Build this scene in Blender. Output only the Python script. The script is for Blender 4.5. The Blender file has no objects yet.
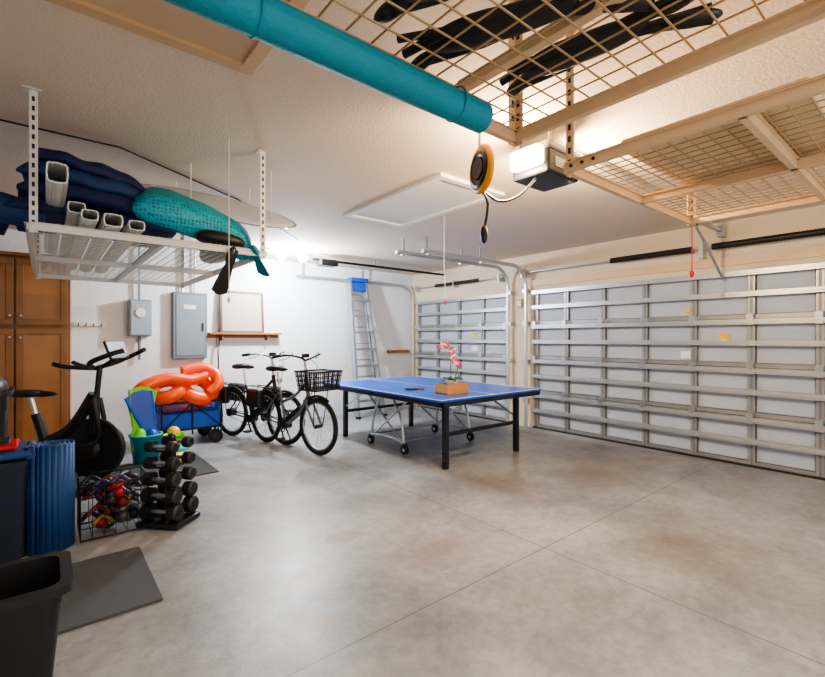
import bpy,bmesh,math,random
from mathutils import Vector,Matrix,Euler
random.seed(3)
sc=bpy.context.scene
try:
    sc.view_settings.look='AgX - Medium High Contrast'
except Exception as e: print(e)
def lin(c):
    return tuple(((x/255)/12.92 if x/255<=.04045 else ((x/255+.055)/1.055)**2.4) for x in c)
MATS={}
def mat(name,rgb,rough=.5,metal=0,var=.08,scale=8,bump=0,bscale=60,emit=0,coat=0):
    if name in MATS: return MATS[name]
    m=bpy.data.materials.new(name);m.use_nodes=True
    nt=m.node_tree;N=nt.nodes;L=nt.links
    b=N['Principled BSDF'];c=lin(rgb)
    tc=N.new('ShaderNodeTexCoord')
    no=N.new('ShaderNodeTexNoise');no.inputs['Scale'].default_value=scale;no.inputs['Detail'].default_value=4
    L.new(tc.outputs['Object'],no.inputs['Vector'])
    mx=N.new('ShaderNodeMix');mx.data_type='RGBA'
    mx.inputs[6].default_value=tuple(x*(1-var) for x in c)+(1,)
    mx.inputs[7].default_value=tuple(min(1,x*(1+var)) for x in c)+(1,)
    L.new(no.outputs['Fac'],mx.inputs[0]);L.new(mx.outputs[2],b.inputs['Base Color'])
    b.inputs['Roughness'].default_value=rough;b.inputs['Metallic'].default_value=metal
    b.inputs['Coat Weight'].default_value=coat
    if bump:
        n2=N.new('ShaderNodeTexNoise');n2.inputs['Scale'].default_value=bscale;n2.inputs['Detail'].default_value=3
        L.new(tc.outputs['Object'],n2.inputs['Vector'])
        bp=N.new('ShaderNodeBump');bp.inputs['Strength'].default_value=bump;bp.inputs['Distance'].default_value=.01
        L.new(n2.outputs['Fac'],bp.inputs['Height']);L.new(bp.outputs['Normal'],b.inputs['Normal'])
    if emit:
        b.inputs['Emission Color'].default_value=c+(1,);b.inputs['Emission Strength'].default_value=emit
    MATS[name]=m;return m

class Obj:
    def __init__(s,name): s.name=name;s.v=[];s.f=[];s.mi=[];s.sm=[];s.mats=[]
    def add(s,vs,fs,m,smooth=False,M=None):
        if m not in s.mats: s.mats.append(m)
        k=s.mats.index(m);o=len(s.v)
        for v in vs:
            v=Vector(v)
            if M is not None: v=M@v
            s.v.append(v)
        for f in fs:
            s.f.append([i+o for i in f]);s.mi.append(k);s.sm.append(smooth)
        return s
    def box(s,c,size,m,rot=(0,0,0),bev=0,seg=2):
        M=Matrix.Translation(c)@Euler(rot).to_matrix().to_4x4()
        x,y,z=[a/2 for a in size]
        if bev:
            bm=bmesh.new();bmesh.ops.create_cube(bm,size=1)
            for v in bm.verts: v.co=Vector((v.co.x*2*x,v.co.y*2*y,v.co.z*2*z))
            bmesh.ops.bevel(bm,geom=bm.edges[:],offset=bev,segments=seg,profile=.5,affect='EDGES')
            bm.verts.ensure_lookup_table()
            vs=[v.co.copy() for v in bm.verts];fs=[[v.index for v in f.verts] for f in bm.faces];bm.free()
            return s.add(vs,fs,m,seg>2,M)
        vs=[(a*x,b*y,c2*z) for a in(-1,1) for b in(-1,1) for c2 in(-1,1)]
        fs=[(0,1,3,2),(4,6,7,5),(0,4,5,1),(2,3,7,6),(0,2,6,4),(1,5,7,3)]
        return s.add(vs,fs,m,False,M)
    def bx(s,x0,x1,y0,y1,z0,z1,m,bev=0):
        return s.box(((x0+x1)/2,(y0+y1)/2,(z0+z1)/2),(abs(x1-x0),abs(y1-y0),abs(z1-z0)),m,bev=bev)
    def cyl(s,a,b,r,m,n=12,r2=None,cap=True,smooth=True):
        return s.tube([a,b],[r,r if r2 is None else r2],m,n,cap=cap,smooth=smooth)
    def tube(s,pts,r,m,n=8,closed=False,cap=True,smooth=True,sub=0,flat=None):
        P=[Vector(p) for p in pts]
        if sub:
            Q=[];k=len(P)
            for i in range(k if closed else k-1):
                p0=P[(i-1)%k] if closed or i>0 else P[i]
                p1=P[i];p2=P[(i+1)%k];p3=P[(i+2)%k] if closed or i+2<k else p2
                for j in range(sub):
                    t=j/sub
                    Q.append(.5*((2*p1)+(-p0+p2)*t+(2*p0-5*p1+4*p2-p3)*t*t+(-p0+3*p1-3*p2+p3)*t**3))
            if not closed: Q.append(P[-1])
            if isinstance(r,(list,tuple)):
                R=[];
                for i in range(len(Q)):
                    u=i/(len(Q)-(0 if closed else 1))*(len(r)-1);a=int(min(u,len(r)-2));R.append(r[a]+(r[a+1]-r[a])*(u-a))
                r=R
            P=Q
        k=len(P)
        if not isinstance(r,(list,tuple)): r=[r]*k
        def tan(i):
            if closed: t=P[(i+1)%k]-P[(i-1)%k]
            else: t=P[min(i+1,k-1)]-P[max(i-1,0)]
            return t.normalized() if t.length>1e-9 else Vector((0,0,1))
        t0=tan(0);up=Vector((0,0,1)) if abs(t0.z)<.9 else Vector((1,0,0))
        u=t0.cross(up).normalized();vs=[];rot0=math.pi/n if n==4 else 0
        for i in range(k):
            t=tan(i);u=(u-t*u.dot(t)).normalized();w=t.cross(u)
            for j in range(n):
                a=2*math.pi*j/n+rot0
                vs.append(P[i]+(u*math.cos(a)+w*math.sin(a)*(flat or 1))*r[i])
        fs=[]
        for i in range(k if closed else k-1):
            i2=(i+1)%k
            for j in range(n):
                j2=(j+1)%n
                fs.append((i*n+j,i*n+j2,i2*n+j2,i2*n+j))
        s.add(vs,fs,m,smooth and n>4)
        if cap and not closed:
            s.add(vs[:n],[list(range(n))[::-1]],m);s.add(vs[-n:],[list(range(n))],m)
        return s
    def ring(s,c,R,r,m,axis=(0,1,0),n=36,k=8,a0=0,a1=360,sq=1):
        ax=Vector(axis).normalized();q=Vector((0,0,1)).rotation_difference(ax)
        full=abs(a1-a0)>=360
        pts=[]
        N=n if full else n+1
        for i in range(N):
            a=math.radians(a0+(a1-a0)*i/n)
            pts.append(Vector(c)+q@Vector((R*math.cos(a),R*math.sin(a)*sq,0)))
        return s.tube(pts,r,m,k,closed=full)
    def ell(s,c,rad,m,rot=(0,0,0),n=20,k=12,pw=1):
        M=Matrix.Translation(c)@Euler(rot).to_matrix().to_4x4()
        vs=[];fs=[]
        sg=lambda t:math.copysign(abs(t)**pw,t)
        for i in range(k+1):
            p=math.pi*i/k
            for j in range(n):
                a=2*math.pi*j/n
                vs.append((rad[0]*sg(math.sin(p))*sg(math.cos(a)),rad[1]*sg(math.sin(p))*sg(math.sin(a)),rad[2]*sg(math.cos(p))))
        for i in range(k):
            for j in range(n):
                j2=(j+1)%n;fs.append((i*n+j,(i+1)*n+j,(i+1)*n+j2,i*n+j2))
        return s.add(vs,fs,m,True,M)
    def lathe(s,c,prof,m,n=24,rot=(0,0,0)):
        M=Matrix.Translation(c)@Euler(rot).to_matrix().to_4x4()
        vs=[(r*math.cos(2*math.pi*j/n),r*math.sin(2*math.pi*j/n),z) for r,z in prof for j in range(n)]
        fs=[(i*n+j,i*n+(j+1)%n,(i+1)*n+(j+1)%n,(i+1)*n+j) for i in range(len(prof)-1) for j in range(n)]
        return s.add(vs,fs,m,True,M)
    def plate(s,pts,th,m,M=None):
        n=len(pts)
        vs=[(p[0],p[1],-th/2) for p in pts]+[(p[0],p[1],th/2) for p in pts]
        fs=[list(range(n))[::-1],list(range(n,2*n))]+[(i,(i+1)%n,n+(i+1)%n,n+i) for i in range(n)]
        return s.add(vs,fs,m,False,M)
    def done(s,loc=(0,0,0),rz=0):
        me=bpy.data.meshes.new(s.name)
        me.from_pydata([tuple(v) for v in s.v],[],s.f)
        for m in s.mats: me.materials.append(m)
        me.polygons.foreach_set('material_index',s.mi);me.polygons.foreach_set('use_smooth',s.sm)
        me.update()
        ob=bpy.data.objects.new(s.name,me);ob.location=loc;ob.rotation_euler=(0,0,rz)
        sc.collection.objects.link(ob);return ob

# ---------------- materials
black=mat('black_plastic',(26,26,28),.45);rubber=mat('black_rubber',(20,20,21),.75)
steel=mat('galvanised_steel',(192,193,195),.35,.65,.12,20)
chrome=mat('brushed_metal',(200,202,205),.28,.9)
whitem=mat('white_powdercoat',(226,222,216),.4)
tanm=mat('cream_powdercoat',(220,186,146),.45)
wood=mat('oak_wood',(148,100,58),.45,0,.2,5)
darkm=mat('dark_steel',(48,50,55),.4,.5)
grey=mat('grey_metal',(130,134,138),.45,.3)
def floor_mat():
    m=bpy.data.materials.new('stained_concrete');m.use_nodes=True;nt=m.node_tree;N=nt.nodes;L=nt.links
    b=N['Principled BSDF'];tc=N.new('ShaderNodeTexCoord')
    def noise(sc_,det,dist=0,rough=.6):
        n=N.new('ShaderNodeTexNoise');n.inputs['Scale'].default_value=sc_;n.inputs['Detail'].default_value=det
        n.inputs['Distortion'].default_value=dist;n.inputs['Roughness'].default_value=rough
        L.new(tc.outputs['Object'],n.inputs['Vector']);return n
    def ramp(src,stops):
        r=N.new('ShaderNodeValToRGB');e=r.color_ramp.elements
        e[0].position=stops[0][0];e[0].color=lin(stops[0][1])+(1,)
        e[1].position=stops[-1][0];e[1].color=lin(stops[-1][1])+(1,)
        for p,c in stops[1:-1]:
            x=e.new(p);x.color=lin(c)+(1,)
        L.new(src.outputs[0],r.inputs[0]);return r
    def math_(op,a,bv=None):
        n=N.new('ShaderNodeMath');n.operation=op
        for i,q in enumerate((a,bv)):
            if q is None: continue
            if isinstance(q,(int,float)): n.inputs[i].default_value=q
            else: L.new(q.outputs[0] if hasattr(q,'outputs') else q,n.inputs[i])
        return n
    def mixc(fac,a,col,mode='MIX'):
        n=N.new('ShaderNodeMix');n.data_type='RGBA';n.blend_type=mode
        L.new(fac.outputs[0],n.inputs[0]);L.new(a,n.inputs[6]);n.inputs[7].default_value=lin(col)+(1,);return n.outputs[2]
    sx=N.new('ShaderNodeSeparateXYZ');L.new(tc.outputs['Object'],sx.inputs[0])
    base=ramp(noise(.8,10,.3,.68),[(.34,(120,123,127)),(.5,(154,157,160)),(.66,(178,180,182))])
    out=base.outputs[0]
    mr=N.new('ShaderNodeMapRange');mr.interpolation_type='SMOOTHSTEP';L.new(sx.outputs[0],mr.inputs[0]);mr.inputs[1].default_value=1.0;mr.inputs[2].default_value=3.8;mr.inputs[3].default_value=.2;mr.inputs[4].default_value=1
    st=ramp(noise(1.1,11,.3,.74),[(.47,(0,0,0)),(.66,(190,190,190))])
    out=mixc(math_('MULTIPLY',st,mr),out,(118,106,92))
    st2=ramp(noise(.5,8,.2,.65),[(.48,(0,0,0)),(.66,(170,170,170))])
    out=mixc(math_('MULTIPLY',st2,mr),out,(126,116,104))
    sp=ramp(noise(14,8,.1,.75),[(.3,(195,194,192)),(.6,(255,255,255))])
    mm=N.new('ShaderNodeMix');mm.data_type='RGBA';mm.blend_type='MULTIPLY';mm.inputs[0].default_value=.65
    L.new(out,mm.inputs[6]);L.new(sp.outputs[0],mm.inputs[7]);out=mm.outputs[2]
    nz=noise(4,8,.0,.7)
    def blob(x,y,rx,ry,col,k,soft=.3,amp=1.8):
        dx=math_('DIVIDE',math_('SUBTRACT',sx.outputs[0],x),rx);dy=math_('DIVIDE',math_('SUBTRACT',sx.outputs[1],y),ry)
        d=math_('SQRT',math_('ADD',math_('MULTIPLY',dx,dx),math_('MULTIPLY',dy,dy)))
        d=math_('ADD',d,math_('MULTIPLY',math_('SUBTRACT',nz,.5),amp))
        mr=N.new('ShaderNodeMapRange');L.new(d.outputs[0],mr.inputs[0]);mr.inputs[1].default_value=1-soft;mr.inputs[2].default_value=1+soft*.5;mr.inputs[3].default_value=k;mr.inputs[4].default_value=0
        return mixc(mr,out,col)
    for a in((1.22,2.45,.11,.09,(138,114,90),.85,.15),(1.02,2.0,.1,.13,(138,116,94),.7,.2),(1.62,2.75,.15,.08,(132,116,100),.6,.2),(3.3,2.8,.55,.4,(104,92,78),.55,.8),(4.3,2.4,.6,.45,(98,86,72),.55,.8),(2.0,2.2,.3,.22,(124,112,98),.5,.7),(3.4,1.2,.5,.4,(110,98,84),.45,.8),(2.0,3.3,.4,.25,(112,108,102),.4,.8)):
        out=blob(*a)
    def line(o,v):
        return math_('LESS_THAN',math_('ABSOLUTE',math_('SUBTRACT',sx.outputs[o],v)),.0045)
    ml=math_('MULTIPLY',math_('MAXIMUM',line(0,2.57),line(1,1.76)),.75)
    out=mixc(ml,out,(92,84,74))
    L.new(out,b.inputs['Base Color'])
    rr=N.new('ShaderNodeMapRange');L.new(noise(2.2,6).outputs[0],rr.inputs[0]);rr.inputs[3].default_value=.22;rr.inputs[4].default_value=.52
    L.new(rr.outputs[0],b.inputs['Roughness'])
    bp=N.new('ShaderNodeBump');bp.inputs['Strength'].default_value=.12;bp.inputs['Distance'].default_value=.01
    L.new(noise(30,5).outputs[0],bp.inputs['Height']);L.new(bp.outputs['Normal'],b.inputs['Normal'])
    return m
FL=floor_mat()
ceilm=mat('ceiling_paint',(220,203,184),.85,0,.03,2,.35,60)
wallm=mat('wall_paint',(230,232,233),.8,0,.03,2,.35,70)
wallw=mat('garage_wall_paint',(224,206,180),.8,0,.03,2,.35,70)
XW=5.91;YW=7.22;H=2.7
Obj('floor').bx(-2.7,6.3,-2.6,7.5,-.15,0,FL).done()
Obj('ceiling').bx(-2.7,6.3,-2.6,7.5,H,H+.15,ceilm).done()
Obj('wall_back').bx(-2.7,6.1,YW,YW+.15,0,H,wallm).done()
Obj('wall_left').bx(-2.75,-2.6,-2.6,YW,0,H,wallm).done()
B1=(-.79,4.25);S1=(4.74,7.07);DH=2.13
w=Obj('wall_right')
w.bx(XW,XW+.18,S1[1],YW,0,H,wallw).bx(XW,XW+.18,B1[1],S1[0],0,H,wallw).bx(XW,XW+.18,-2.6,B1[0],0,H,wallw)
w.bx(XW,XW+.18,B1[0],B1[1],DH,H,wallw).bx(XW,XW+.18,S1[0],S1[1],DH,H,wallw).done()

# ---------------- garage doors
skin=mat('door_foam_panel',(184,189,199),.5,.0,.06,3)
stile=mat('door_stile_steel',(164,164,164),.35,.6,.15,14)
def gdoor(y0,y1,nc):
    o=Obj('garage_door');x=XW+.05;w=(y1-y0)/nc
    o.bx(x+.03,x+.05,y0,y1,.01,DH,skin)
    sh=DH/4
    for s in range(4):
        z0=s*sh+.01
        for c in range(nc):
            o.bx(x+.012,x+.03,y0+c*w+.04,y0+(c+1)*w-.04,z0+.05,z0+sh-.05,skin,bev=.006)
        for c in range(nc+1):
            yy=min(max(y0+c*w,y0+.04),y1-.04)
            o.bx(x-.022,x+.03,yy-.032,yy+.032,z0+.01,z0+sh-.012,stile)
            o.bx(x-.024,x-.021,yy-.012,yy+.012,z0+.01,z0+sh-.012,grey)
        o.bx(x-.012,x+.03,y0,y1,z0,z0+.045,stile);o.bx(x-.012,x+.03,y0,y1,z0+sh-.05,z0+sh-.004,stile)
        o.bx(x-.014,x+.03,y0,y1,z0+sh-.004,z0+sh+.001,darkm)
        def strut(zc):
            o.bx(x-.085,x-.022,y0,y1,zc+.024,zc+.028,steel);o.bx(x-.085,x-.022,y0,y1,zc-.028,zc-.024,steel)
            o.bx(x-.087,x-.083,y0,y1,zc-.028,zc+.028,steel)
            o.bx(x-.095,x-.083,y0,y1,zc-.006,zc+.006,steel)
        strut(z0+sh*.5)
        strut(z0+sh-.035)
        if s<3:
            for c in range(nc+1):
                yy=min(max(y0+c*w,y0+.04),y1-.04)
                o.bx(x-.094,x-.02,yy-.03,yy+.03,z0+sh-.07,z0+sh+.05,chrome)
    o.bx(x-.05,x+.05,y0,y1,0,.018,black)
    yl=mat('yellow_label',(240,200,30),.5);wl=mat('white_label',(240,240,235),.5)
    if nc>5:
        o.bx(x-.003,x+.012,1.66,1.76,1.32,1.44,yl);o.bx(x-.005,x+.012,1.68,1.74,1.34,1.38,wl)
        o.bx(x-.003,x+.012,2.0,2.1,1.70,1.75,yl);o.bx(x-.003,x+.012,2.02,2.16,1.15,1.24,wl)
    else:
        o.bx(x-.003,x+.012,5.5,5.6,1.42,1.5,yl);o.bx(x-.003,x+.012,5.45,5.6,1.17,1.26,wl)
    o.done()
gdoor(*B1,9);gdoor(*S1,4)
def track(y,xe,zt,sgn,hang=True):
    o=Obj('garage_door_track');x0=XW-.08;R=.32
    pts=[(x0,y,.02),(x0,y,zt-R)]
    for i in range(1,9):
        a=math.pi/2*i/8;pts.append((x0-R+R*math.cos(a),y,zt-R+R*math.sin(a)))
    pts.append((xe,y,zt))
    o.tube(pts,.03,steel,6,smooth=False)
    for z in (.4,1.0,1.6,2.1): o.bx(x0-.02,XW-.003,y-.02,y+.06*sgn,z,z+.06,steel)
    if hang:
        for xx in (xe+.1,(xe+XW)/2):
            o.bx(xx-.018,xx+.018,y-.004+.03*sgn,y+.03*sgn,zt-.04,H-.002,steel);o.bx(xx-.018,xx+.018,y-.02,y+.02,zt-.04,zt,steel)
    o.done()
track(S1[0]-.07,3.55,2.52,-1);track(S1[1]+.05,3.3,2.45,-1);track(B1[1]+.07,3.7,2.5,1);track(B1[0]-.06,3.5,2.5,-1)
o=Obj('torsion_spring');xs=XW-.1;zs=2.42
o.cyl((xs,B1[0]-.1,zs),(xs,B1[1]+.15,zs),.014,steel,10)
for a,b in((.5,1.78),(1.98,2.95)):
    o.cyl((xs,a,zs),(xs,b,zs),.034,black,14)
    n=int((b-a)/.03)
    for i in range(n): o.ring((xs,a+.015+i*.03,zs),.033,.006,darkm,(0,1,0),12,4)
o.bx(XW-.15,XW-.002,1.86,1.9,zs-.12,zs+.08,steel)
for yy in(B1[0]-.08,B1[1]+.12):
    o.bx(XW-.14,XW-.002,yy-.01,yy+.01,zs-.08,zs+.05,steel);o.cyl((xs,yy-.06,zs),(xs,yy-.02,zs),.06,steel,16)
o.done()
o=Obj('torsion_spring');
o.cyl((xs,S1[0]+.02,2.4),(xs,S1[1]-.02,2.4),.012,steel,10);o.cyl((xs,5.3,2.4),(xs,6.4,2.4),.03,black,12)
for yy in(S1[0]+.1,5.9,S1[1]-.1): o.bx(XW-.13,XW-.002,yy-.01,yy+.01,2.33,2.45,steel)
o.done()
Obj('header_board').bx(XW-.025,XW-.001,B1[0],B1[1],2.2,2.3,tanm).done()
Obj('wall_outlet').bx(XW-.05,XW-.001,4.43,4.55,1.88,2.02,mat('outlet_tan',(205,175,130),.5),bev=.005).bx(XW-.054,XW-.05,4.46,4.52,1.91,1.99,whitem).done()

ox,oy,oz=2.5,1.7,2.5
o=Obj('garage_door_opener')
wb=mat('opener_housing',(150,146,140),.4,.3)
lens=mat('opener_light_lens',(255,224,176),.3,emit=11)
o.box((ox,oy,oz-.03),(.34,.27,.15),darkm,bev=.015).box((ox,oy,oz+.06),(.36,.29,.05),wb,bev=.015)
o.box((ox-.2,oy,oz+.0),(.07,.22,.12),lens,bev=.02,seg=3);o.box((ox+.2,oy,oz+.0),(.07,.22,.12),lens,bev=.02,seg=3)
o.bx(ox-.1,ox+.1,oy-.138,oy-.134,oz-.06,oz+.0,wb)
for dx in(-.13,.13):
    for dy in(-.12,.12):
        o.bx(ox+dx-.015,ox+dx+.015,oy+dy-.002,oy+dy+.002,oz+.08,H-.002,steel)
o.bx(ox+.1,XW-.12,oy-.018,oy+.018,oz+.07,oz+.1,steel);o.bx(XW-.14,XW-.001,oy-.03,oy+.03,oz+.02,oz+.14,steel)
o.bx(4.9,5.05,oy-.03,oy+.03,oz+.02,oz+.07,black)
red=mat('red_plastic',(200,25,30),.4)
o.tube([(4.97,oy,oz+.03),(4.98,oy,2.3),(4.97,oy,2.05)],.006,red,6);o.ell((4.97,oy,2.03),(.02,.02,.035),red)
o.tube([(5.05,oy,oz+.04),(5.4,oy,2.35),(XW-.01,oy,2.05)],.015,steel,6)
o.done()
o=Obj('retractable_cord_reel')
yel=mat('orange_yellow_plastic',(225,150,30),.4)
c=(1.98,1.78,2.38);ax=(.93,-.37,0)
o.ring(c,.12,.022,yel,ax,28,8,sq=1).ring(c,.09,.032,black,ax,28,8)
o.cyl((c[0]-.03,c[1]+.01,c[2]),(c[0]+.03,c[1]-.01,c[2]),.06,black,18)
o.bx(c[0]-.02,c[0]+.02,c[1]-.01,c[1]+.01,c[2]+.11,H-.002,whitem)
o.tube([(c[0],c[1],c[2]-.12),(c[0]+.02,c[1]-.03,2.17),(c[0]+.01,c[1]-.01,2.02)],.009,black,6,sub=4)
o.ell((c[0]+.01,c[1]-.01,2.0),(.022,.022,.055),black)
o.tube([(c[0],c[1],c[2]-.12),(c[0]+.1,c[1]-.05,2.2),(c[0]+.25,c[1]-.08,2.26),(ox-.12,oy-.02,oz-.1)],.008,black,6,sub=6)
o.done()
o=Obj('garage_door_opener')
o.cyl((3.15,6.25,2.6),(XW-.01,6.25,2.6),.02,darkm,8);
for x in (3.25,4.3): o.bx(x-.015,x+.015,6.24,6.26,2.6,H-.002,steel)
o.box((3.4,6.25,2.56),(.3,.2,.1),darkm,bev=.02);o.done()
o=Obj('pull_cord').tube([(3.3,3.5,H-.002),(3.3,3.5,2.2),(3.32,3.5,1.8)],.004,whitem,6);o.ell((3.32,3.5,1.78),(.012,.012,.03),red);o.done()
o=Obj('pull_cord').tube([(.93,3.02,H-.002),(.93,3.02,1.65)],.003,whitem,6);o.ell((.93,3.02,1.64),(.01,.01,.02),whitem);o.done()

hp=mat('hatch_white',(234,231,225),.6,0,.03,2)
def hatch(x0,x1,y0,y1,m,p):
    o=Obj('attic_hatch');t=.06
    o.bx(x0+t,x1-t,y0+t,y1-t,H-.012,H-.002,p)
    for a in((x0,x1,y0,y0+t),(x0,x1,y1-t,y1),(x0,x0+t,y0+t,y1-t),(x1-t,x1,y0+t,y1-t)): o.bx(*a,H-.03,H-.002,m)
    o.done()
hatch(2.42,3.2,2.6,4.1,hp,hp);hatch(-.55,.78,1.3,2.2,mat('hatch_trim_tan',(206,172,132),.6),mat('hatch_panel_tan',(204,178,148),.7))
Obj('ceiling_cable').tube([(-1,3.62,H-.008),(.4,3.63,H-.01),(1.4,4.3,H-.008),(2.6,5.6,H-.01),(2.8,6.15,H-.02)],.006,darkm,6).done()
o=Obj('ceiling_light');o.cyl((2.85,6.3,H-.001),(2.85,6.3,H-.04),.09,whitem,24)
bulb=mat('cool_bulb_glass',(245,250,255),.3,emit=100)
for dx in(-.12,.12):
    o.cyl((2.85+dx*.4,6.3,H-.04),(2.85+dx,6.3,H-.07),.02,whitem);o.ell((2.85+dx*1.4,6.3,H-.09),(.07,.07,.07),bulb)
o.done()

# ---------------- ceiling racks
def wiremesh(o,x0,x1,y0,y1,z,m,s=.075,r=.0028):
    n=int((x1-x0)/s)
    for i in range(n+1):
        x=x0+(x1-x0)*i/n;o.cyl((x,y0,z),(x,y1,z),r,m,4,cap=False)
    n=int((y1-y0)/s)
    for i in range(n+1):
        y=y0+(y1-y0)*i/n;o.cyl((x0,y,z-.005),(x1,y,z-.005),r,m,4,cap=False)
def post(o,x,y,z0,m,sx=1,sy=1):
    o.bx(x,x+.035*sx,y-.002,y+.002,z0,H-.002,m);o.bx(x-.002,x+.002,y,y+.035*sy,z0,H-.002,m)
    z=z0+.04
    while z<H-.04:
        o.bx(x+.01*sx,x+.022*sx,y-.0035,y+.0035,z,z+.025,darkm);o.bx(x-.0035,x+.0035,y+.01*sy,y+.022*sy,z,z+.025,darkm);z+=.05
    o.bx(x-.03,x+.05*sx,y-.03,y+.05*sy,H-.006,H-.002,m)
def rack(x0,x1,y0,y1,z,m,beams_x=(),beams_y=(),s=.075,posts=None,wm=None):
    o=Obj('overhead_storage_rack')
    wiremesh(o,x0,x1,y0,y1,z+.01,wm or m,s)
    t=.038
    for y in (y0,y1)+tuple(beams_x): o.bx(x0,x1,y-.012,y+.012,z-t,z,m);o.bx(x0,x1,y-.022,y+.022,z-.003,z,m)
    for x in (x0,x1)+tuple(beams_y): o.bx(x-.012,x+.012,y0,y1,z-t,z,m);o.bx(x-.022,x+.022,y0,y1,z-.003,z,m)
    for (x,y) in [(x0,y0),(x1,y0),(x0,y1),(x1,y1)]:
        for i in range(3):
            yy=y-.03-.05*i if y==y1 else y+.03+.05*i;sg=1 if x>x0 else -1
            o.cyl((x+.011*sg,yy,z-.018),(x+.017*sg,yy,z-.018),.007,darkm,8)
    for (x,y) in (posts or [(x0,y0),(x1,y0),(x0,y1),(x1,y1)]):
        post(o,x,y,z-.05,m,1 if x<(x0+x1)/2 else -1,1 if y<(y0+y1)/2 else -1)
    return o
wirem=mat('tan_wire',(180,146,106),.45)
rl=rack(-.06,1.2,3.1,5.5,2.0,whitem,(4.3,),(.57,),.06);rl.done()
ra=rack(-1.1,1.35,-.9,1.05,2.15,tanm,(.1,),(.1,),.075,None,wirem)
ra.bx(1.363,1.365,.18,.4,2.118,2.146,whitem)
for i in range(3): ra.bx(1.3645,1.366,.2,.38,2.122+i*.008,2.125+i*.008,red)
ra.bx(1.05,1.08,-.9,1.05,2.2,2.235,tanm)
ra.done()
rb=rack(1.74,3.12,-1.2,1.08,2.14,tanm,(.45,-.2),(2.45,),.06,None,wirem);rb.done()

teal=mat('teal_foam',(16,132,150),.6,0,.1,10,.3,120)
o=Obj('teal_foam_roll');o.cyl((-.9,.96,2.085),(1.07,.96,2.085),.045,teal,28)
o.cyl((1.07,.96,2.085),(1.073,.96,2.085),.03,darkm,20)
for x in(.35,.95): o.ring((x,.96,2.09),.049,.003,teal,(1,0,0),24,6)
o.done()
finm=mat('fin_black',(24,26,32),.4)
def finblade(o,c,R,m,s=1):
    pts=[(-.05,0),(-.06,.12),(-.05,.2),(-.09,.42),(-.1,.5),(-.03,.53),(.03,.53),(.1,.5),(.09,.42),(.05,.2),(.06,.12),(.05,0)]
    M=Matrix.Translation(c)@Euler(R).to_matrix().to_4x4()@Matrix.Scale(s,4)
    o.plate(pts,.014,m,M)
    o.tube([M@Vector(p) for p in [(-.05,.2,0),(-.09,.42,.0),(-.1,.5,0)]],.012*s,m,6)
    o.tube([M@Vector(p) for p in [(.05,.2,0),(.09,.42,.0),(.1,.5,0)]],.012*s,m,6)
    v=M@Vector((0,.08,.02));o.ell(v,(.055*s,.11*s,.045*s),m,R)
o=Obj('swim_fin');finblade(o,(.98,3.06,1.98),(-1.2,0.1,.5),finm,s=.6);o.done()
o=Obj('swim_fin');finblade(o,(1.1,3.07,2.01),(-.7,.3,-1.0),teal,s=.5);o.done()
def chair(loc,rz,L=.75):
    o=Obj('folded_camp_chair')
    for s in(-1,1):
        o.tube([(-L/2,s*.03,.03),(-L/6,s*.05,.05),(L/6,s*.02,.05),(L/2,s*.07,.03)],[.012,.015,.015,.012],black,10,sub=5)
        o.tube([(-L/2,s*.07,.05),(0,-s*.01,.06),(L/2,-s*.05,.05)],.011,black,10,sub=5)
    o.ell((-L*.08,0,.05),(L*.34,.045,.03),black,n=24,pw=.85)
    o.ell((L*.42,.05,.04),(.07,.022,.02),black,(0,0,.4));o.ell((L*.42,-.05,.04),(.07,.022,.02),black,(0,0,-.4));o.ell((-L*.46,.04,.04),(.06,.022,.02),black,(0,0,-.4))
    o.done(loc,rz)
chair((.95,.74,2.172),math.radians(-66),.62);chair((1.2,.66,2.172),math.radians(-80),.55);chair((.74,.72,2.172),math.radians(-58),.42)
o=Obj('flat_board');o.box((2.2,.6,2.19),(.7,.6,.05),mat('beige_board',(218,194,156),.6),bev=.01);o.done()

navy=mat('navy_fabric',(24,36,84),.7,0,.3,6,.5,30);blu=mat('blue_fabric',(30,84,150),.65,0,.2,6,.3,40)
dbl=mat('dark_blue_bag',(20,56,104),.65)
def dotted(name,ca,cb,scale):
    m=bpy.data.materials.new(name);m.use_nodes=True;nt=m.node_tree;N=nt.nodes;L=nt.links;b=N['Principled BSDF']
    tc=N.new('ShaderNodeTexCoord');v=N.new('ShaderNodeTexVoronoi');v.inputs['Scale'].default_value=scale;v.inputs['Randomness'].default_value=.25
    L.new(tc.outputs['Object'],v.inputs['Vector'])
    r=N.new('ShaderNodeValToRGB');e=r.color_ramp.elements;e[0].position=.22;e[0].color=lin(cb)+(1,);e[1].position=.45;e[1].color=lin(ca)+(1,)
    L.new(v.outputs['Distance'],r.inputs[0]);L.new(r.outputs[0],b.inputs['Base Color']);b.inputs['Roughness'].default_value=.5
    bp=N.new('ShaderNodeBump');bp.inputs['Strength'].default_value=.6;bp.inputs['Distance'].default_value=.01;L.new(v.outputs['Distance'],bp.inputs['Height']);L.new(bp.outputs['Normal'],b.inputs['Normal'])
    return m
tealb=dotted('teal_dotted_mat',(26,160,180),(10,100,124),44)
o=Obj('tarp_bundle')
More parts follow.
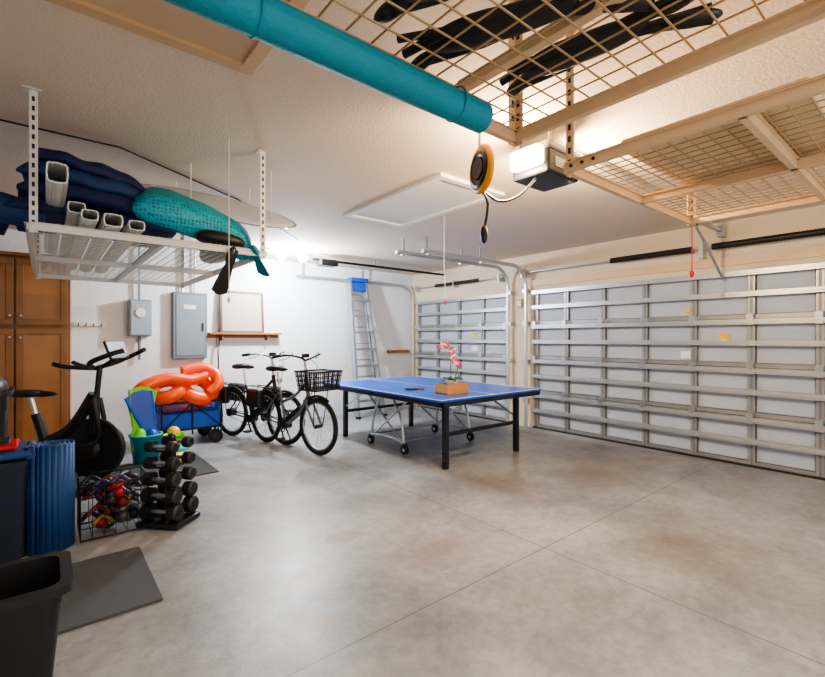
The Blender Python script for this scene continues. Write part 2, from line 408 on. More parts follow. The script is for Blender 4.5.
def slab(o,c,sx,sy,th,rot,m,seed,wav=1):
    R=random.Random(seed);n=20;k=10;vs=[];fs=[]
    M=Matrix.Translation(c)@Euler(rot).to_matrix().to_4x4()
    ph=[R.uniform(0,6) for _ in range(4)]
    for i in range(n+1):
        u=i/n*2-1
        for j in range(2*k):
            a=2*math.pi*j/(2*k)
            ey=math.copysign(abs(math.cos(a))**.45,math.cos(a));ez=math.copysign(abs(math.sin(a))**.6,math.sin(a))
            e=max((max(0,1-abs(u)**8))**.5,.25)
            wv=wav*(.009*math.sin(5*u+ph[0]+3*ey)+.006*math.sin(11*u+ph[1]))
            vs.append((u*sx,ey*sy*(.9+.1*math.sin(3*u+ph[2])),ez*th*e+wv-.10*u*u*abs(sx)-.03*ey*ey))
    for i in range(n):
        for j in range(2*k):
            j2=(j+1)%(2*k);fs.append((i*2*k+j,i*2*k+j2,(i+1)*2*k+j2,(i+1)*2*k+j))
    fs.append(list(range(2*k))[::-1]);fs.append([n*2*k+j for j in range(2*k)])
    o.add(vs,fs,m,True,M)
slab(o,(.27,3.62,2.17),.42,.36,.055,(0,.05,-.05),navy,1)
slab(o,(.28,3.60,2.28),.40,.34,.06,(.05,.1,.03),navy,2)
slab(o,(.24,3.58,2.39),.34,.30,.055,(.1,.12,-.06),dbl,3)
slab(o,(.24,3.56,2.48),.30,.26,.04,(.15,.16,.05),navy,4)
o.done()
o=Obj('sleeping_bag');o.tube([(-.75,3.75,2.16),(-.4,3.78,2.2),(-.16,3.8,2.14)],[.08,.15,.11],navy,18,sub=4);o.ring((-.38,3.78,2.19),.148,.006,blu,(1,0,0),20,6)
o.done()
o=Obj('tent_bag');o.tube([(-.6,3.35,2.1),(-.25,3.37,2.12),(.0,3.4,2.09)],[.06,.09,.07],dbl,16,sub=4);o.done()
gut=mat('aluminium_downspout',(222,222,218),.4,.2)
o=Obj('downspout')
def spout(x,z,y0,y1,w=.08,h=.06):
    n=64;pts=[]
    for i in range(n):
        a=2*math.pi*i/n;r=1+.05*math.cos(16*a)
        pts.append((w/2*r*math.copysign(abs(math.cos(a))**.35,math.cos(a)),h/2*r*math.copysign(abs(math.sin(a))**.35,math.sin(a))))
    vs=[(x+p[0],y,z+p[1]) for y in(y0,y1) for p in pts]+[(x+p[0]*.86,y,z+p[1]*.86) for y in(y0,y1) for p in pts]
    fs=[]
    for i in range(n):
        j=(i+1)%n
        fs+=[(i,j,n+j,n+i),(2*n+j,2*n+i,3*n+i,3*n+j),(j,i,2*n+i,2*n+j)]
    o.add(vs,fs,gut,False)
spout(.05,2.2,2.8,5.2,.085,.1);spout(.19,2.05,2.95,5.2,.075,.055);spout(.3,2.05,3.0,5.2,.09,.07);spout(.42,2.05,3.05,5.3,.08,.055);spout(.14,2.115,3.1,5.3)
o.done()
o=Obj('pool_float');slab(o,(.84,3.42,2.24),.38,.28,.11,(.4,.30,-.05),tealb,7,.3)
slab(o,(1.0,3.42,2.12),.24,.2,.05,(.15,.35,.0),tealb,8,.3);o.done()
o=Obj('mesh_bag');o.ell((.93,3.2,2.06),(.16,.1,.05),black,(0,.1,0),pw=.8).ell((1.1,3.9,2.1),(.1,.3,.08),black,pw=.8).done()
o=Obj('surfboard');sm=mat('surfboard_gloss',(190,196,202),.25,0,.05,3,coat=.4)
R=(.6,.16,-.35)
o.ell((1.08,3.8,2.45),(.62,.24,.04),sm,R,32,12)
o.ell((1.08,3.8,2.453),(.63,.245,.012),mat('surfboard_rail',(80,100,125),.3),R,32,8)
for x,y in((.85,3.9),(1.38,3.68)):
    o.tube([(x,y-.24,H-.002),(x,y-.24,2.33),(x,y,2.39),(x,y+.24,2.57),(x,y+.24,H-.002)],.005,whitem,6)
o.done()

# ---------------- back wall items
o=Obj('tall_storage_cabinet')
cx1=.24;cw=.47;yf=6.62
wp=mat('oak_panel',(170,118,70),.4,0,.2,5)
o.bx(cx1-4*cw-.04,cx1,yf,YW-.001,.0,2.3,wood)
for i in range(4):
    a=cx1-.02-(i+1)*cw;b=cx1-.02-i*cw
    for z0,z1 in((.12,1.5),(1.54,2.27)):
        o.bx(a+.01,b-.01,yf-.022,yf,z0,z1,wood,bev=.004)
        f=.065
        o.bx(a+.01+f,b-.01-f,yf-.027,yf-.02,z0+f,z1-f,wp,bev=.003)
        for q in((a+.01,b-.01,z0,z0+f),(a+.01,b-.01,z1-f,z1),(a+.01,a+.01+f,z0+f,z1-f),(b-.01-f,b-.01,z0+f,z1-f)):
            o.bx(q[0],q[1],yf-.036,yf-.02,q[2],q[3],wood,bev=.004)
        o.ell(((b-.045) if i%2 else (a+.045),yf-.05,z1-.1 if z0<1 else z0+.1),(.014,.014,.014),chrome,n=10,k=8)
o.bx(cx1-4*cw-.06,cx1+.02,yf-.05,YW-.001,2.3,2.34,wood,bev=.01)
o.done()
pg=mat('panel_grey',(104,118,130),.45,.2)
o=Obj('electrical_panel');y=YW
o.bx(1.42,1.88,y-.1,y-.001,1.1,2.06,pg,bev=.008).bx(1.46,1.84,y-.108,y-.1,1.14,2.02,mat('panel_door',(118,134,148),.4,.2),bev=.004)
o.bx(1.80,1.825,y-.118,y-.107,1.5,1.62,darkm);o.bx(1.56,1.72,y-.1095,y-.107,1.82,1.88,whitem)
o.cyl((1.55,y-.04,2.0),(1.55,y-.04,H-.002),.018,steel);o.cyl((1.72,y-.04,2.0),(1.72,y-.04,H-.002),.014,steel)
o.done()
o=Obj('utility_meter_box');mg0=mat('meter_grey',(128,142,156),.4,.1)
o.bx(.88,1.15,y-.15,y-.001,1.42,1.92,mg0,bev=.012).bx(.9,1.13,y-.158,y-.15,1.44,1.9,mat('meter_grey_light',(150,164,176),.4,.1),bev=.004)
o.cyl((1.015,y-.158,1.74),(1.015,y-.175,1.74),.06,steel,20);o.cyl((1.015,y-.05,1.1),(1.015,y-.05,1.42),.018,grey);o.cyl((1.015,y-.05,1.92),(1.015,y-.05,H-.002),.015,grey);o.done()
o=Obj('wall_hook_rail');o.bx(.3,.62,y-.02,y-.001,1.55,1.6,whitem)
for i in range(4): o.tube([(.34+i*.08,y-.02,1.57),(.34+i*.08,y-.06,1.55),(.34+i*.08,y-.06,1.59)],.005,darkm,6)
o.done()
o=Obj('wall_shelf');o.bx(1.9,3.02,y-.16,y-.001,1.45,1.48,wood,bev=.004).bx(1.9,3.02,y-.022,y-.001,1.40,1.45,wood)
for x in(2.1,2.8): o.bx(x-.012,x+.012,y-.12,y-.001,1.36,1.45,wood)
o.done()
o=Obj('framed_board');o.box((2.4,y-.08,1.80),(.6,.02,.6),mat('board_white',(180,166,150),.5),rot=(-.08,0,0))
for dx,dz,sx_,sz in((0,.31,.66,.03),(0,-.31,.66,.03),(-.32,0,.03,.62),(.32,0,.03,.62)):
    o.box((2.4+dx,y-.085+dz*.08,1.80+dz),(sx_,.03,sz),mat('dark_walnut',(96,64,44),.5),rot=(-.08,0,0))
o.done()
Obj('wall_ledge').bx(5.25,XW-.12,y-.06,y-.001,1.1,1.16,wood,bev=.005).done()
o=Obj('stepladder');al=mat('ladder_aluminium',(170,174,180),.35,.7);lb=mat('ladder_blue',(20,80,190),.4)
bx,by,top=4.47,YW-.62,2.46
for s in(-1,1):
    o.box(((bx+s*.22),(by+YW-.16)/2,top/2),(.04,.08,math.hypot(top,by-YW+.16)),al,rot=(math.atan2(-(YW-.16-by),top),s*-.045,0))
    o.box(((bx+s*.2),(by+YW-.05)/2+.04,top/2),(.03,.055,math.hypot(top,by-YW+.16)*.98),al,rot=(math.atan2(-(YW-.2-by),top),s*-.035,0))
    o.box((bx+s*.275,by,.02),(.05,.1,.04),rubber)
for i in range(7):
    z=.3+i*.3;f=z/top;hw=.27-.1*f
    o.box((bx,by+(YW-.16-by)*f-.01,z),(hw*2,.09,.04),al);o.box((bx,YW-.1-(.3*(1-f)),z+.1),(hw*1.8,.02,.02),al)
o.box((bx,YW-.17,top+.0),(.38,.16,.08),lb,bev=.015);o.box((bx,YW-.19,top-.13),(.34,.05,.14),lb,bev=.01)
o.done()

# ---------------- bicycles
def bicycle(fc,basket,loc,rz):
    o=Obj('bicycle');fm=mat('bike_frame_'+('dark' if fc[0]<100 else 'silver'),fc,.3,.4,coat=.3);R=.34
    for hx in(-.54,.54):
        h=(hx,0,R)
        o.ring(h,R-.024,.026,rubber,(0,1,0),40,8);o.ring(h,R-.06,.012,chrome,(0,1,0),40,6)
        o.cyl((hx,-.05,R),(hx,.05,R),.022 if hx>0 else .055,darkm,14)
        for i in range(24):
            a=2*math.pi*i/24;y=.025*(1 if i%2 else -1)
            o.cyl((hx,y,R),(hx+(R-.06)*math.cos(a),0,R+(R-.06)*math.sin(a)),.0018,chrome,4,cap=False)
        o.ring(h,R+.02,.018,black,(0,1,0),20,6,a0=-200 if hx<0 else -150,a1=-30 if hx<0 else -60)
    bb=Vector((-.1,0,.29));st=Vector((-.23,0,.74));hb=Vector((.36,0,.68));ht=Vector((.31,0,.9))
    o.tube([hb,(.2,0,.48),bb],[.032,.034,.03],fm,10,sub=4)
    o.tube([ht-Vector((0,0,.06)),(.1,0,.68),(-.17,0,.57)],.02,fm,10,sub=4)
    o.cyl(bb,st,.018,fm,10);o.cyl(st,(-.28,0,.96),.013,chrome,10);o.cyl(hb,ht,.025,fm,12)
    o.box((.08,0,.44),(.36,.07,.08),black,rot=(0,.62-1.2,0),bev=.02)
    for s in(-1,1):
        o.cyl(bb+Vector((0,s*.03,0)),(-.54,s*.06,R),.01,fm,8);o.cyl(st+Vector((0,s*.02,-.05)),(-.54,s*.06,R),.009,fm,8)
        o.tube([(.355,s*.05,.66),(.4,s*.055,.56),(.54,s*.055,R)],.014,fm,8)
        o.cyl((-.54,s*.08,R),(-.62,s*.07,.74),.006,darkm,6);o.cyl((-.3,s*.07,.74),(-.86,s*.07,.74),.007,darkm,6)
        o.box((-.6,s*.13,.6),(.3,.1,.24),black,bev=.03)
        o.tube([(.3,0,1.12),(.33,s*.1,1.16),(.28,s*.24,1.19),(.14,s*.31,1.17)],.013,black if basket else chrome,8,sub=4)
        o.cyl((.2,s*.285,1.185),(.1,s*.325,1.17),.019,black,10)
        o.tube([(.26,s*.2,1.17),(.22,s*.24,1.14),(.15,s*.27,1.13)],.006,darkm,6)
        o.cyl((.3,s*.18,1.17),(.3,s*.2,1.22),.006,black,6)
    o.box((.355,0,.63),(.05,.13,.04),fm,bev=.01)
    for x in(-.4,-.55,-.7,-.85): o.cyl((x,-.07,.74),(x,.07,.74),.006,darkm,6)
    o.cyl(ht,(.29,0,1.13),.015,chrome,10);o.box((.3,0,1.18),(.05,.09,.05),black,bev=.01)
    o.tube([(.3,.05,1.14),(.42,.08,1.06),(.42,.05,.88),(.37,.03,.7)],.004,black,5,sub=5);o.tube([(.3,-.05,1.14),(.43,-.08,1.02),(.4,-.05,.8)],.004,black,5,sub=5)
    o.ell((-.34,0,1.0),(.13,.1,.04),black,(0,-.08,0),pw=.8).ell((-.2,0,.995),(.14,.035,.03),black)
    o.cyl((-.1,-.06,.29),(-.1,.06,.29),.055,darkm,16);o.ring((-.1,-.065,.29),.085,.006,darkm,(0,1,0),24,5)
    o.cyl((-.1,-.08,.29),(-.02,-.09,.14),.01,darkm,8);o.box((-.02,-.14,.14),(.09,.09,.022),black)
    o.cyl((-.1,.08,.29),(-.18,.09,.44),.01,darkm,8);o.box((-.18,.14,.44),(.09,.09,.022),black)
    o.cyl((-.1,-.065,.375),(-.54,-.065,.38),.004,darkm,5);o.cyl((-.1,-.065,.205),(-.54,-.065,.3),.004,darkm,5)
    o.cyl((-.2,.05,.28),(-.26,.2,.01),.01,darkm,8)
    if basket:
        bxs,z0,z1=(.40,.70),.78,1.0
        for z,e in((z0,.0),(z0+.055,.008),(z0+.11,.015),(z0+.165,.022),(z1,.03)):
            x0,x1,hy=bxs[0]-e,bxs[1]+e,.18+e
            o.tube([(x0,-hy,z),(x1,-hy,z),(x1,hy,z),(x0,hy,z)],.006 if z<z1 else .012,black,6,closed=True)
        for i in range(15):
            t=i/14
            for (a,b),(c,d) in (((bxs[0]+(.3)*t,-.18),(bxs[0]-.03+.36*t,-.21)),((bxs[0]+.3*t,.18),(bxs[0]-.03+.36*t,.21)),((bxs[0],-.18+.36*t),(bxs[0]-.03,-.21+.42*t)),((bxs[1],-.18+.36*t),(bxs[1]+.03,-.21+.42*t))):
                o.cyl((a,b,z0),(c,d,z1),.005,black,4)
            o.cyl((bxs[0]+.3*t,-.18,z0),(bxs[0]+.3*t,.18,z0),.005,black,4)
        for s in(-1,1): o.cyl((.54,s*.07,R),(.6,s*.1,.78),.006,darkm,6)
    else:
        o.ell((.43,0,.84),(.04,.04,.04),chrome)
    o.done(loc,rz)
bicycle((120,126,134),True,(2.42,5.40,0),math.radians(-78))
bicycle((46,48,54),False,(2.26,6.12,0),math.radians(-70))

# ---------------- table tennis table
blue=mat('table_blue',(16,90,196),.3,0,.05,4);wl=mat('line_white',(240,240,240),.5);frame=mat('table_frame_dark',(22,26,40),.45)
o=Obj('table_tennis_table');x0,x1,y0,y1=3.1,4.82,3.34,5.86;zt=.76;ym=(y0+y1)/2
for a,b in((y0,ym-.006),(ym+.006,y1)):
    o.bx(x0,x1,a,b,zt-.022,zt,blue)
    o.bx(x0,x0+.02,a,b,zt,zt+.001,wl);o.bx(x1-.02,x1,a,b,zt,zt+.001,wl)
    o.bx((x0+x1)/2-.003,(x0+x1)/2+.003,a,b,zt,zt+.001,wl)
    for xx in(x0+.02,x1-.05): o.bx(xx,xx+.03,a+.01,b-.01,zt-.075,zt-.022,frame)
    for yy in(a+.01,b-.04): o.bx(x0+.02,x1-.02,yy,yy+.03,zt-.075,zt-.022,frame)
o.bx(x0,x1,y0,y0+.02,zt,zt+.001,wl);o.bx(x0,x1,y1-.02,y1,zt,zt+.001,wl)
for x in(x0+.22,x1-.3):
    for y in(y0+.16,y1-.3):
        o.bx(x-.027,x+.027,y-.027,y+.027,.03,zt-.03,frame);o.cyl((x,y,0),(x,y,.035),.037,rubber,14)
for y in(y0+.16,y1-.3):
    o.bx(x0+.22,x1-.3,y-.015,y+.015,.34,.38,frame)
for x in(x0+.22,x1-.3):
    for a,b in((y0+.16,y0+.75),(y1-.3,y1-.85)): o.cyl((x,a,.42),(x,b,zt-.06),.012,chrome,8)
for x in(x0+.25,x1-.33):
    o.tube([(x,ym-.36,.12),(x,ym-.26,.14),(x,ym,.16),(x,ym+.26,.14),(x,ym+.36,.12)],.018,chrome,8,sub=3)
    o.tube([(x,ym-.34,.13),(x,ym-.28,.42),(x,ym-.08,zt-.05)],.015,chrome,8,sub=4);o.tube([(x,ym+.34,.13),(x,ym+.28,.42),(x,ym+.08,zt-.05)],.015,chrome,8,sub=4)
    o.tube([(x,ym-.3,.14),(x,ym+.35,.6),(x,ym+.5,zt-.05)],.012,chrome,8,sub=3);o.tube([(x,ym+.3,.14),(x,ym-.35,.6),(x,ym-.5,zt-.05)],.012,chrome,8,sub=3)
    for y in(ym-.36,ym+.36):
        o.cyl((x-.02,y,.055),(x+.02,y,.055),.055,rubber,18);o.cyl((x-.022,y,.055),(x+.022,y,.055),.025,chrome,12);o.box((x,y,.1),(.06,.04,.06),black,bev=.008)
o.cyl((x0+.25,ym-.3,.14),(x1-.33,ym-.3,.14),.014,chrome,8);o.cyl((x0+.25,ym+.3,.14),(x1-.33,ym+.3,.14),.014,chrome,8)
o.done()
o=Obj('wooden_box');bw=mat('box_wood',(186,134,80),.6,0,.2,6)
cx,cy=3.63,3.72
o.box((cx,cy,zt+.008),(.34,.2,.014),bw)
for dx,dy,sx_,sy in((0,.095,.34,.012),(0,-.095,.34,.012),(.164,0,.012,.18),(-.164,0,.012,.18)): o.box((cx+dx,cy+dy,zt+.06),(sx_,sy,.11),bw)
o.done()
o=Obj('potted_orchid');gr=mat('leaf_green',(50,105,50),.4);pk=mat('orchid_pink',(215,70,125),.5,0,.35,30);pot=mat('orchid_pot',(210,190,200),.35)
o.lathe((cx,cy,zt+.016),[(0,0),(.05,0),(.068,.13),(.07,.14),(.06,.14),(.055,.11),(0,.11)],pot)
for i in range(6):
    a=i*1.05;L=.15
    o.tube([(cx,cy,zt+.13),(cx+.08*math.cos(a),cy+.08*math.sin(a),zt+.18),(cx+L*math.cos(a),cy+L*math.sin(a),zt+.15)],[.012,.03,.006],gr,8,sub=4,flat=.25)
stem=[(cx,cy,zt+.12),(cx-.02,cy,zt+.28),(cx-.0,cy+.02,zt+.40),(cx+.03,cy+.04,zt+.5),(cx-.02,cy+.08,zt+.56),(cx-.07,cy+.11,zt+.55)]
o.tube(stem,.005,gr,6,sub=5)
o.tube([(cx,cy,zt+.12),(cx+.04,cy-.04,zt+.24),(cx+.05,cy-.04,zt+.34)],.005,gr,6,sub=5)
wpk=mat('orchid_white',(240,220,226),.5)
for q,p in enumerate(((cx+.03,cy+.03,zt+.5),(cx-.02,cy+.08,zt+.55),(cx-.07,cy+.11,zt+.54),(cx-.0,cy,zt+.43),(cx+.05,cy-.04,zt+.34),(cx+.02,cy,zt+.38))):
    for i in range(5):
        a=2*math.pi*i/5+.3
        o.ell((p[0]+.024*math.cos(a)*.8,p[1]-.01-.024*math.cos(a)*.5,p[2]+.024*math.sin(a)),(.02,.008,.016),wpk if (q+i)%3==0 else pk,(0,-a,-.6),8,6)
    o.ell((p[0]-.008,p[1]-.018,p[2]),(.01,.01,.01),mat('orchid_centre',(250,235,200),.5),n=8,k=6)
o.done()
o=Obj('table_tennis_paddle')
o.cyl((3.5,4.3,zt+.002),(3.5,4.3,zt+.014),.078,black,24);o.box((3.58,4.22,zt+.012),(.1,.028,.02),wood,rot=(0,0,-.8),bev=.006);o.done()

# ---------------- left clutter
mg=mat('foam_mat_grey',(80,83,88),.85,0,.08,20,.3,150)
Obj('exercise_mat').box((.19,3.07,.008),(.6,.77,.015),mg,bev=.005).done()
Obj('exercise_mat').box((.66,5.35,.006),(1.5,.9,.012),mat('rubber_mat',(62,64,68),.85),bev=.004).done()
def tub(name,c,sx,sy,h,m,rim=.025,tp=.84,wall=.012):
    o=Obj(name)
    def rr(a,b,r,z,n=5):
        pts=[]
        for cx_,cy_,s in((a-r,b-r,0),(-a+r,b-r,90),(-a+r,-b+r,180),(a-r,-b+r,270)):
            for i in range(n+1):
                q=math.radians(s+90*i/n);pts.append((c[0]+cx_+r*math.cos(q),c[1]+cy_+r*math.sin(q),z))
        return pts
    a,b=sx/2,sy/2
    loops=[rr(a*tp,b*tp,.04,.0),rr(a*.97,b*.97,.05,h*.86),rr(a*.99,b*.99,.05,h*.86),rr(a,b,.05,h-.03),rr(a+rim,b+rim,.06,h-.03),rr(a+rim,b+rim,.06,h),rr(a-wall,b-wall,.05,h),rr(a*tp-wall,b*tp-wall,.04,.02)]
    n=len(loops[0]);vs=sum(loops,[]);fs=[]
    for k in range(len(loops)-1):
        for i in range(n):
            j=(i+1)%n;fs.append((k*n+i,k*n+j,(k+1)*n+j,(k+1)*n+i))
    fs.append(list(range(n))[::-1]);fs.append([7*n+i for i in range(n)])
    o.add(vs,fs,m)
    return o
tub('storage_tub',(-.24,2.22),.6,.32,.5,black).done()
bb=mat('mat_blue',(20,66,122),.6,0,.15,8,.3,30)
o=tub('fabric_storage_bin',(-.36,3.95),.58,.42,.62,mat('bin_navy',(20,30,56),.6,0,.2,8,.2,40),tp=.92,rim=.01);o.done()
def matroll(cx_,cy_,turns,h,m,r0=.02):
    o=Obj('rolled_exercise_mat');sp=[]
    for i in range(turns):
        a=i*.28;r=r0+.0011*i
        sp.append((cx_+r*math.cos(a),cy_+r*math.sin(a)))
    for k in range(len(sp)-1):
        (xa,ya),(xb,yb)=sp[k],sp[k+1]
        nx,ny=-(yb-ya),(xb-xa);l=math.hypot(nx,ny) or 1;nx,ny=nx/l*.0045,ny/l*.0045
        vs=[(xa+nx,ya+ny,.002),(xb+nx,yb+ny,.002),(xb-nx,yb-ny,.002),(xa-nx,ya-ny,.002)]
        vs+=[(v[0],v[1],h) for v in vs]
        o.add(vs,[(3,2,1,0),(4,5,6,7),(0,1,5,4),(2,3,7,6),(1,2,6,5),(3,0,4,7)],m,True)
    o.done()
matroll(.04,3.84,105,.69,bb)
o=Obj('folded_blue_mat');o.box((-.34,3.92,.655),(.56,.38,.045),bb,bev=.02,seg=4);o.tube([(-.07,3.74,.655),(-.07,4.1,.655)],.03,bb,16);o.done()
o=Obj('storage_lid');o.box((-.36,3.93,.70),(.46,.26,.03),red,bev=.01).box((-.36,3.95,.72),(.38,.2,.03),black,bev=.008).done()
o=tub('trash_can',(-.46,4.65),.5,.46,1.0,black,tp=.85);o.ell((-.46,4.65,1.0),(.25,.23,.14),black,pw=.8);o.done()
o=Obj('wire_basket');c0=(.39,3.94);hx,hy=.2,.18
for z in(.02,.1,.2,.3,.38): o.tube([(c0[0]-hx,c0[1]-hy,z),(c0[0]+hx,c0[1]-hy,z),(c0[0]+hx,c0[1]+hy,z),(c0[0]-hx,c0[1]+hy,z)],.003 if .02<z<.38 else .007,black,6,closed=True)
for i in range(7):
    x=c0[0]-hx+2*hx*i/6;y=c0[1]-hy+2*hy*i/6
    for yy in(-hy,hy): o.cyl((x,c0[1]+yy,.02),(x,c0[1]+yy,.38),.0025,black,5)
    for xx in(-hx,hx): o.cyl((c0[0]+xx,y,.02),(c0[0]+xx,y,.38),.0025,black,5)
    o.cyl((x,c0[1]-hy,.02),(x,c0[1]+hy,.02),.003,black,5)
o.done()
o=Obj('sports_gear_pile')
cols=[(175,36,40),(30,34,40),(70,48,86),(150,112,50),(40,44,50),(110,110,112),(120,40,40),(40,56,96),(50,50,54)]
for i in range(48):
    x=c0[0]+random.uniform(-.13,.13);y=c0[1]+random.uniform(-.12,.12);z=.06+.30*i/48
    m=mat('gear_%d'%(i%9),cols[i%9],.5)
    if i%4==0: o.ell((x,y,z),(.045,.045,.045),m)
    elif i%4==1: o.ring((x,y,z),.05,.014,m,(random.uniform(-1,1),random.uniform(-1,1),.6),16,6)
    else: o.tube([(x-.06,y,z),(x,y+.03,z+.04),(x+.06,y-.03,z)],.016,m,6,sub=3)
o.done()
o=Obj('dumbbell_rack');hexm=mat('dumbbell_rubber',(34,35,38),.5)
o.box((0,0,.025),(.34,.28,.04),black,bev=.01);o.box((0,.03,.33),(.05,.05,.6),black,bev=.008)
for i in range(5):
    z=.11+i*.12;R=.062-.005*i;W=1-.05*i
    o.box((0,-.01,z-.03),(.07,.18,.015),black)
    for yy in(-.08,.10):
        o.cyl((-.11,yy,z),(.11,yy,z),.014,chrome,10)
        for s in(-1,1):
            o.cyl((s*.075*W,yy,z),(s*.135*W,yy,z),R,hexm,14);o.cyl((s*.135*W,yy,z),(s*.148*W,yy,z),R,hexm,14,r2=R*.8)
            o.cyl((s*.148*W,yy,z),(s*.151*W,yy,z),R*.4,darkm,12)
o.ell((0,.03,.64),(.03,.03,.03),black);o.done((.73,3.8,0),math.radians(-48))
# exercise bike
o=Obj('exercise_bike')
o.cyl((.44,-.27,.045),(.44,.27,.045),.032,black,12);o.cyl((-.48,-.25,.045),(-.48,.25,.045),.032,black,12)
o.tube([(-.48,0,.07),(-.1,0,.16),(.2,0,.16),(.44,0,.07)],.035,black,10,sub=4)
o.tube([(-.1,0,.16),(-.15,0,.45),(-.22,0,.68)],.042,black,10,sub=3);o.cyl((-.22,0,.66),(-.27,0,.84),.022,chrome,10)
o.tube([(-.12,0,.42),(.1,0,.55),(.3,0,.86)],.05,black,10,sub=4);o.tube([(.3,0,.5),(.3,0,.86)],.045,black,10)
o.cyl((.32,0,.83),(.35,0,1.12),.024,black,10)
o.ell((-.3,0,.87),(.14,.1,.035),black,pw=.8).ell((-.17,0,.865),(.14,.04,.028),black)
o.cyl((.3,-.022,.36),(.3,.022,.36),.26,darkm,40);o.ring((.3,0,.36),.25,.03,black,(0,1,0),40,8)
o.cyl((.3,-.04,.36),(.3,.04,.36),.06,chrome,20)
o.tube([(.3,-.05,.36),(.38,-.05,.5),(.32,-.05,.82)],.02,black,8);o.tube([(.3,.05,.36),(.38,.05,.5),(.32,.05,.82)],.02,black,8)
o.ell((-.06,-.05,.3),(.2,.035,.15),black,pw=.85).ell((.08,-.05,.32),(.28,.03,.11),black,pw=.85)
o.cyl((-.1,-.1,.3),(.0,-.12,.17),.014,chrome,8);o.box((.0,-.17,.17),(.1,.09,.03),black,bev=.008)
o.cyl((-.1,.1,.3),(-.2,.12,.42),.014,chrome,8);o.box((-.2,.17,.42),(.1,.09,.03),black,bev=.008)
for s in(-1,1):
    o.tube([(.3,0,1.1),(.36,s*.14,1.13),(.42,s*.24,1.17),(.58,s*.22,1.24),(.66,s*.17,1.27)],.022,black,8,sub=4)
    o.tube([(.3,0,1.1),(.12,s*.1,1.12),(.02,s*.13,1.15)],.02,black,8,sub=4)
o.cyl((.35,0,1.1),(.5,0,1.2),.018,black,8)
o.box((.5,0,1.27),(.025,.3,.18),black,rot=(0,-.35,0),bev=.012)
o.done((.12,5.3,.012),math.radians(-36))
o=Obj('beach_bucket');tb=mat('bucket_teal',(40,180,200),.4)
c=(.88,5.78)
o.lathe((c[0],c[1],0.012),[(0,.002),(.12,.002),(.16,.3),(.17,.3),(.17,.315),(.155,.315),(.115,.02),(0,.02)],tb);o.done()
lime=mat('lime_plastic',(110,215,20),.4);yl2=mat('yellow_plastic',(240,205,30),.4)
o=Obj('swim_fin');finblade(o,(.80,5.76,.14),(1.45,.12,.2),lime,s=1.35);o.done()
o=Obj('swim_fin');finblade(o,(.86,5.84,.14),(1.5,-.05,.3),lime,s=1.15);o.done()
o=Obj('beach_shovel');finblade(o,(.98,5.76,.14),(1.45,-.25,.1),lb,s=1.3);o.done()
o=Obj('toy_boat');o.ell((1.16,5.5,.077),(.14,.09,.065),yl2,(0,0,.5),pw=.8).ell((1.18,5.53,.155),(.09,.06,.05),tb,(0,0,.5));o.cyl((1.18,5.53,.18),(1.2,5.53,.34),.012,lime);o.done()
o=Obj('sand_bucket');o.lathe((1.2,5.98,0),[(0,.002),(.08,.002),(.12,.24),(.125,.24),(.11,.25),(.075,.02),(0,.02)],lime);o.ring((1.2,5.98,.24),.12,.006,yl2,(0,1,.3),20,6,a0=0,a1=180)
o.ell((1.2,5.98,.27),(.07,.07,.07),yl2);o.done()
# wagon
o=Obj('folding_wagon');wbm=mat('wagon_blue',(12,84,190),.6,0,.12,8,.3,50)
x0,x1,y0,y1=1.14,1.86,6.38,6.85
o.bx(x0,x1,y0,y1,.2,.22,wbm)
for a in((x0,x1,y0,y0+.012),(x0,x1,y1-.012,y1),(x0,x0+.012,y0,y1),(x1-.012,x1,y0,y1)): o.bx(*a,.2,.42,wbm);o.bx(*a,.53,.56,wbm)
for i in range(30):
    x=x0+(x1-x0)*i/29
    for yy in(y0+.006,y1-.006): o.cyl((x,yy,.41),(x,yy,.54),.003,wbm,4,cap=False)
for i in range(18):
    y=y0+(y1-y0)*i/17
    for xx in(x0+.006,x1-.006): o.cyl((xx,y,.41),(xx,y,.54),.003,wbm,4,cap=False)
for z in(.44,.47,.50):
    for yy in(y0+.006,y1-.006): o.cyl((x0,yy,z),(x1,yy,z),.003,wbm,4,cap=False)
    for xx in(x0+.006,x1-.006): o.cyl((xx,y0,z),(xx,y1,z),.003,wbm,4,cap=False)
for z in(.21,.56): o.tube([(x0,y0-.01,z),(x1,y0-.01,z),(x1,y1+.01,z),(x0,y1+.01,z)],.013,black,8,closed=True)
for x in(x0,(x0+x1)/2,x1):
    o.cyl((x,y0-.012,.14),(x,y0-.012,.56),.011,black,8);o.cyl((x,y1+.012,.14),(x,y1+.012,.56),.011,black,8)
o.cyl((x0,y0-.015,.21),((x0+x1)/2,y0-.015,.55),.009,black,6);o.cyl(((x0+x1)/2,y0-.015,.55),(x1,y0-.015,.21),.009,black,6)
for x in(x0+.08,x1-.08):
    for y in(y0-.03,y1+.03):
        o.cyl((x,y-.03,.09),(x,y+.03,.09),.09,rubber,22);o.cyl((x,y-.034,.09),(x,y+.034,.09),.04,darkm,16);o.cyl((x,y,.09),(x,y,.2),.012,black)
o.tube([(x1,6.58,.2),(x1+.08,6.6,.3),(x1+.06,6.62,.8)],.012,black,8)
o.cyl((x1+.06,6.54,.8),(x1+.06,6.7,.8),.015,black,8)
o.done()
org=mat('orange_vinyl',(255,84,4),.35,0,.06,6,coat=.3)
o=Obj('inflatable_ring');o.ring((1.60,6.57,.72),.2,.1,org,(.25,-.7,.8),36,14);o.done()
o=Obj('inflatable_ring');o.ring((1.22,6.52,.74),.17,.09,org,(-.3,-.6,.9),32,12);o.done()
o=Obj('inflatable_ring');o.ring((1.42,6.66,.48),.2,.08,org,(0,.2,1),32,12);o.done()
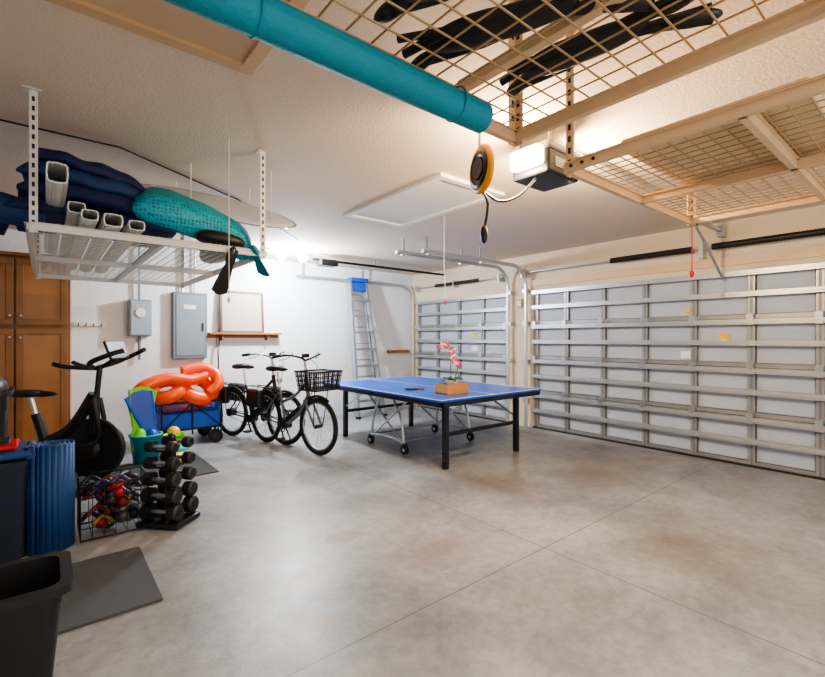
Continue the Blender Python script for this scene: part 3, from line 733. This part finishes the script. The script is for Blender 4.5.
o=Obj('pool_noodle');o.tube([(.82,6.35,.6),(.92,6.33,.78),(1.2,6.38,.88),(1.5,6.42,.84),(1.7,6.46,.9)],[.055,.08,.08,.075,.05],org,14,sub=5);o.done()
o=Obj('pool_noodle');o.tube([(1.7,6.4,.66),(1.83,6.42,.76),(1.82,6.5,.9),(1.66,6.55,.99),(1.4,6.5,.97)],[.06,.08,.08,.075,.055],org,14,sub=5);o.done()
o=Obj('fishing_rod');
for x,a,h in((2.0,.06,1.55),(2.07,-.05,1.45),(1.95,.12,1.4)):
    o.tube([(x,7.0,.02),(x+a,7.17,h)],[.012,.004],darkm,8)
    o.ring((x+a*.3,7.03,.45),.03,.01,darkm,(1,0,0),16,6)
o.done()

# ---------------- lights
def light(kind,loc,e,col,size=.1,rot=None,sy=None):
    l=bpy.data.lights.new('lamp_or_fill_light',kind);l.energy=e;l.color=col
    if kind=='AREA':
        l.size=size
        if sy: l.shape='RECTANGLE';l.size_y=sy
    else: l.shadow_soft_size=size
    ob=bpy.data.objects.new('lamp_or_fill_light',l);ob.location=loc
    if rot: ob.rotation_euler=rot
    sc.collection.objects.link(ob);return ob
warm=(1,.75,.48);cool=(.82,.91,1.0)
light('POINT',(ox-.29,oy+.03,oz-.06),75,warm,.05);light('POINT',(ox+.3,oy,oz-.06),130,warm,.05)
light('POINT',(2.85,6.2,2.45),255,cool,.06)
light('AREA',(1.0,-1.6,2.6),95,(1,.96,.91),1.2,(0,0,0),.4)  # added soft fill from behind the camera, no known lamp there
o=Obj('added_fill_fixture').bx(.35,1.65,-1.85,-1.35,2.63,2.698,whitem,bev=.01).done()  # unseen housing made up to carry the added fill light
wd=bpy.data.worlds.new('w');sc.world=wd;wd.use_nodes=True
bg=wd.node_tree.nodes['Background'];bg.inputs[0].default_value=(1,.99,.98,1);bg.inputs[1].default_value=1.6

cam=bpy.data.cameras.new('cam');co=bpy.data.objects.new('camera',cam);sc.collection.objects.link(co)
co.location=(0,0,1.39);co.rotation_euler=(math.radians(90),0,math.radians(-39.3));cam.lens=19.64;cam.sensor_width=36;cam.clip_start=.02
sc.camera=co
